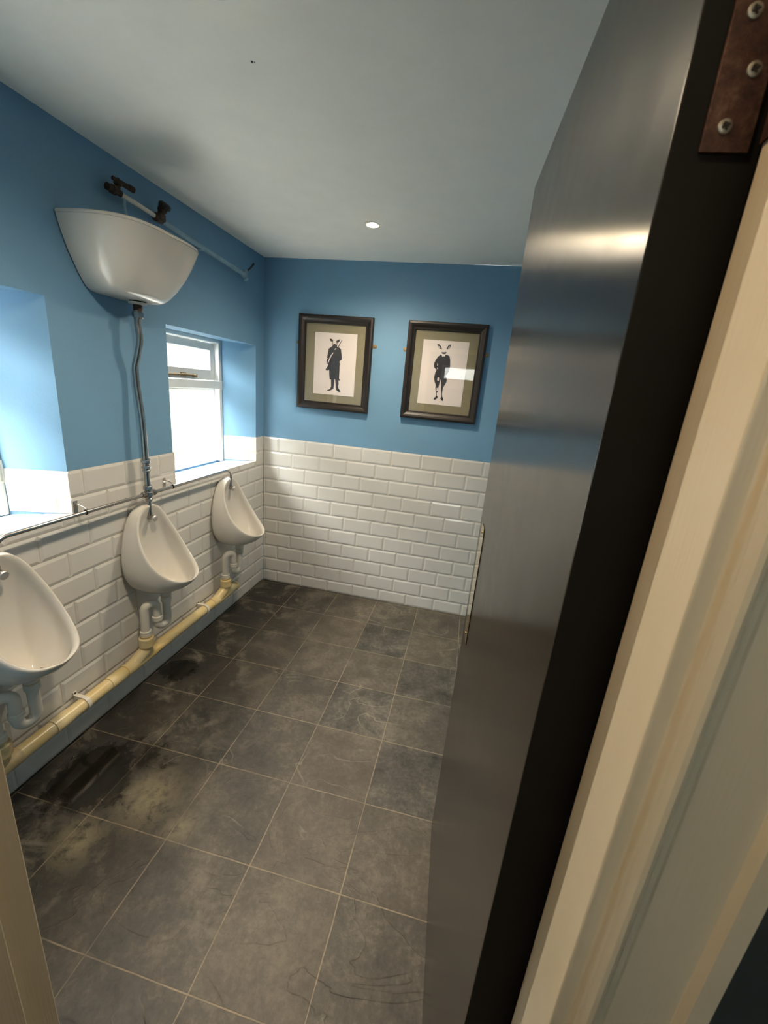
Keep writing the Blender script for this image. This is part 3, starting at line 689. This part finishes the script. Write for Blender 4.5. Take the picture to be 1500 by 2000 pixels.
# ---------------------------------------------------------------- pictures on the back wall
ART1 = dict(dark=[
 [(0.475,1.733),(0.464,1.724),(0.451,1.715),(0.447,1.69),(0.444,1.669),(0.442,1.652),(0.44,1.64),(0.441,1.621),(0.451,1.611),(0.447,1.605),(0.436,1.587),(0.438,1.581),(0.455,1.581),(0.461,1.589),(0.463,1.558),(0.467,1.528),(0.477,1.527),(0.478,1.508),(0.48,1.484),(0.471,1.466),(0.452,1.458),(0.456,1.453),(0.473,1.457),(0.496,1.471),(0.499,1.501),(0.5,1.533),(0.504,1.531),(0.509,1.502),(0.513,1.468),(0.527,1.456),(0.544,1.454),(0.543,1.462),(0.531,1.476),(0.527,1.488),(0.53,1.504),(0.527,1.525),(0.535,1.525),(0.536,1.532),(0.531,1.538),(0.531,1.588),(0.53,1.615),(0.533,1.622),(0.527,1.642),(0.541,1.653),(0.541,1.672),(0.536,1.7),(0.533,1.717),(0.521,1.726),(0.507,1.729),(0.504,1.739),(0.49,1.747),(0.481,1.742)],
 [(0.454,1.776),(0.466,1.775),(0.476,1.77),(0.479,1.76),(0.469,1.757),(0.459,1.763)],
 [(0.525,1.775),(0.513,1.773),(0.501,1.766),(0.499,1.755),(0.51,1.755),(0.519,1.76)],
 [(0.472,1.758),(0.476,1.757),(0.481,1.738),(0.477,1.739)], [(0.503,1.756),(0.507,1.755),(0.506,1.735),(0.502,1.736)],
 [(0.535,1.772),(0.538,1.77),(0.515,1.725),(0.51,1.727)]],
 light=[[(0.5,1.722),(0.503,1.717),(0.494,1.71),(0.489,1.714)], [(0.48,1.694),(0.484,1.689),(0.472,1.673),(0.464,1.654),(0.453,1.626),(0.447,1.628),(0.455,1.649),(0.466,1.673)],
 [(0.438,1.621),(0.451,1.624),(0.451,1.614),(0.443,1.611)], [(0.441,1.656),(0.451,1.657),(0.451,1.653),(0.441,1.652)]])
ART2 = dict(dark=[
 [(1.169,1.729),(1.154,1.716),(1.144,1.699),(1.136,1.679),(1.136,1.663),(1.141,1.65),(1.155,1.641),(1.149,1.624),(1.145,1.596),(1.15,1.572),(1.16,1.552),(1.16,1.536),(1.165,1.512),(1.17,1.496),(1.17,1.483),(1.159,1.472),(1.156,1.462),(1.169,1.462),(1.181,1.474),(1.182,1.482),(1.175,1.486),(1.172,1.504),(1.18,1.513),(1.179,1.538),(1.181,1.554),(1.184,1.575),(1.187,1.587),(1.193,1.555),(1.196,1.519),(1.202,1.499),(1.203,1.482),(1.198,1.476),(1.205,1.464),(1.216,1.459),(1.219,1.465),(1.215,1.479),(1.209,1.485),(1.206,1.507),(1.207,1.536),(1.215,1.553),(1.222,1.566),(1.226,1.582),(1.222,1.598),(1.214,1.609),(1.228,1.63),(1.234,1.651),(1.234,1.671),(1.231,1.702),(1.223,1.725),(1.209,1.73),(1.2,1.732),(1.193,1.719),(1.188,1.722),(1.182,1.717),(1.174,1.728)],
 [(1.171,1.744),(1.187,1.744),(1.202,1.747),(1.202,1.739),(1.194,1.734),(1.179,1.734)],
 [(1.142,1.788),(1.154,1.787),(1.165,1.777),(1.174,1.761),(1.165,1.759),(1.152,1.767),(1.145,1.778)],
 [(1.224,1.791),(1.211,1.787),(1.203,1.774),(1.199,1.762),(1.209,1.761),(1.219,1.77),(1.224,1.78)]],
 ears=[[(1.147,1.778),(1.156,1.775),(1.163,1.765),(1.16,1.763),(1.152,1.77)], [(1.22,1.783),(1.213,1.776),(1.208,1.767),(1.212,1.767),(1.218,1.774)]],
 light=[[(1.155,1.68),(1.16,1.673),(1.16,1.661),(1.155,1.666)], [(1.157,1.654),(1.162,1.651),(1.161,1.644),(1.156,1.647)], [(1.169,1.6),(1.176,1.594),(1.177,1.576),(1.17,1.573),(1.165,1.585)], [(1.168,1.535),(1.176,1.533),(1.177,1.517),(1.17,1.513)]])
def picture(x0, x1, z0, z1, pr, art, plates, label):
    k = thing('framed_print', label, 'picture', ((x0 + x1)/2, -.001, z0), 'framed prints on the back wall')
    # moulding profile: (inset, y) swept round the rectangle
    prof = [(0, .004), (0, -.019), (.004, -.024), (.014, -.026), (.024, -.0235), (.034, -.017), (.040, -.015), (.043, -.017), (.047, -.016), (.049, -.010), (.049, -.004), (.02, .004)]
    b = MB(); n = len(prof); cs = []
    for cx, cz, sx, sz in ((x0, z0, 1, 1), (x1, z0, -1, 1), (x1, z1, -1, -1), (x0, z1, 1, -1)):
        cs.append([(cx + sx*i, y, cz + sz*i) for i, y in prof])
    for q in range(4):
        r0, r1 = cs[q], cs[(q+1) % 4]
        b.add(r0 + r1, [(i, (i+1) % n, n + (i+1) % n, n + i) for i in range(n)])
    b.build('frame', M['frame_wood'], k, smooth=False)
    i = .046; b = MB(); b.box((x0 + i, -.0055, z0 + i), (x1 - i, -.001, z1 - i)); b.build('mount', M['mat'], k, smooth=False)
    b = MB(); b.box((pr[0], -.0065, pr[2]), (pr[1], -.0056, pr[3])); p = b.build('print', M['print'], k, smooth=False)
    for nm, key, y, mt in (('printed_figure', 'dark', -.0068, 'ink'), ('figure_highlights', 'light', -.0070, 'print'), ('ear_linings', 'ears', -.0070, 'print')):
        if key not in art: continue
        b = MB()
        for poly in art[key]:
            tri = tessellate_polygon([[Vector((x, z, 0)) for x, z in poly]]); b.add([(x, y, z) for x, z in poly], [tuple(t) for t in tri])
        b.build(nm, M[mt], p, smooth=False, fix=False)
    b = MB(); b.box((x0 + .047, -.0105, z0 + .047), (x1 - .047, -.0085, z1 - .047)); b.build('glass', M['pic_glass'], k, smooth=False)
    for px, pz in plates:
        b = MB(); b.lathe([(0, .013), (.0016, .013), (.0018, .012)], (px, .0045, pz), (0, -1, 0), 24); b.box(((x0 if px < x0 + .1 else x1) - .004, .003, pz - .012), ((x0 if px < x0 + .1 else x1) + .004, .0045, pz + .012))
        h = b.build('hanging_plate', M['bracket_brass'], k)
        b = MB(); b.lathe([(0, .0045), (.0014, .004), (.002, .001)], (px, .0027, pz), (0, -1, 0), 12); b.build('screw', M['screw'], h)
picture(.247, .738, 1.333, 1.911, (.356, .636, 1.431, 1.810), ART1, ((.240, 1.742), (.752, 1.748)), 'dark-framed print of a long-eared figure in a coat carrying a rifle')
picture(.956, 1.434, 1.335, 1.911, (1.056, 1.332, 1.433, 1.810), ART2, ((.946, 1.745), (1.444, 1.746)), 'dark-framed print of a horned animal-headed figure in a suit, nearer the door')

# ---------------------------------------------------------------- ceiling downlights
def downlight(x, y, label, power, grp='recessed ceiling downlights', col=WARM, cone=158):
    r = thing('downlight', label, 'light', (x, y, H), grp)
    b = MB(); b.lathe([(0, .040), (.002, .0385), (.003, .030), (.0015, .026), (0, .026)], (x, y, H), (0, 0, -1), 40); b.build('bezel', M['bezel'], r)
    b = MB(); b.lathe([(0, .0215), (.0025, .021), (.006, .012), (.0065, .001)], (x, y, H - .0001), (0, 0, -1), 30); b.build('bulb', M['lamp'], r)
    l = light('downlight_beam', 'SPOT', (0, 0, -.012), power, col, spot_size=math.radians(cone), spot_blend=1, shadow_soft_size=.07); l.parent = r
    return r
downlight(.832, -.557, 'small bright recessed downlight in the ceiling near the back wall', SPOT_W)
downlight(.80, -1.76, 'recessed downlight at the top edge, nearer the doorway', SPOT_W)
downlight(1.16, -2.63, 'unseen recessed downlight assumed in the corridor ceiling behind the viewer', CORR_W, None, (1, .64, .34), 140)  # unseen lamp, assumed for the warm light on the jambs and floor
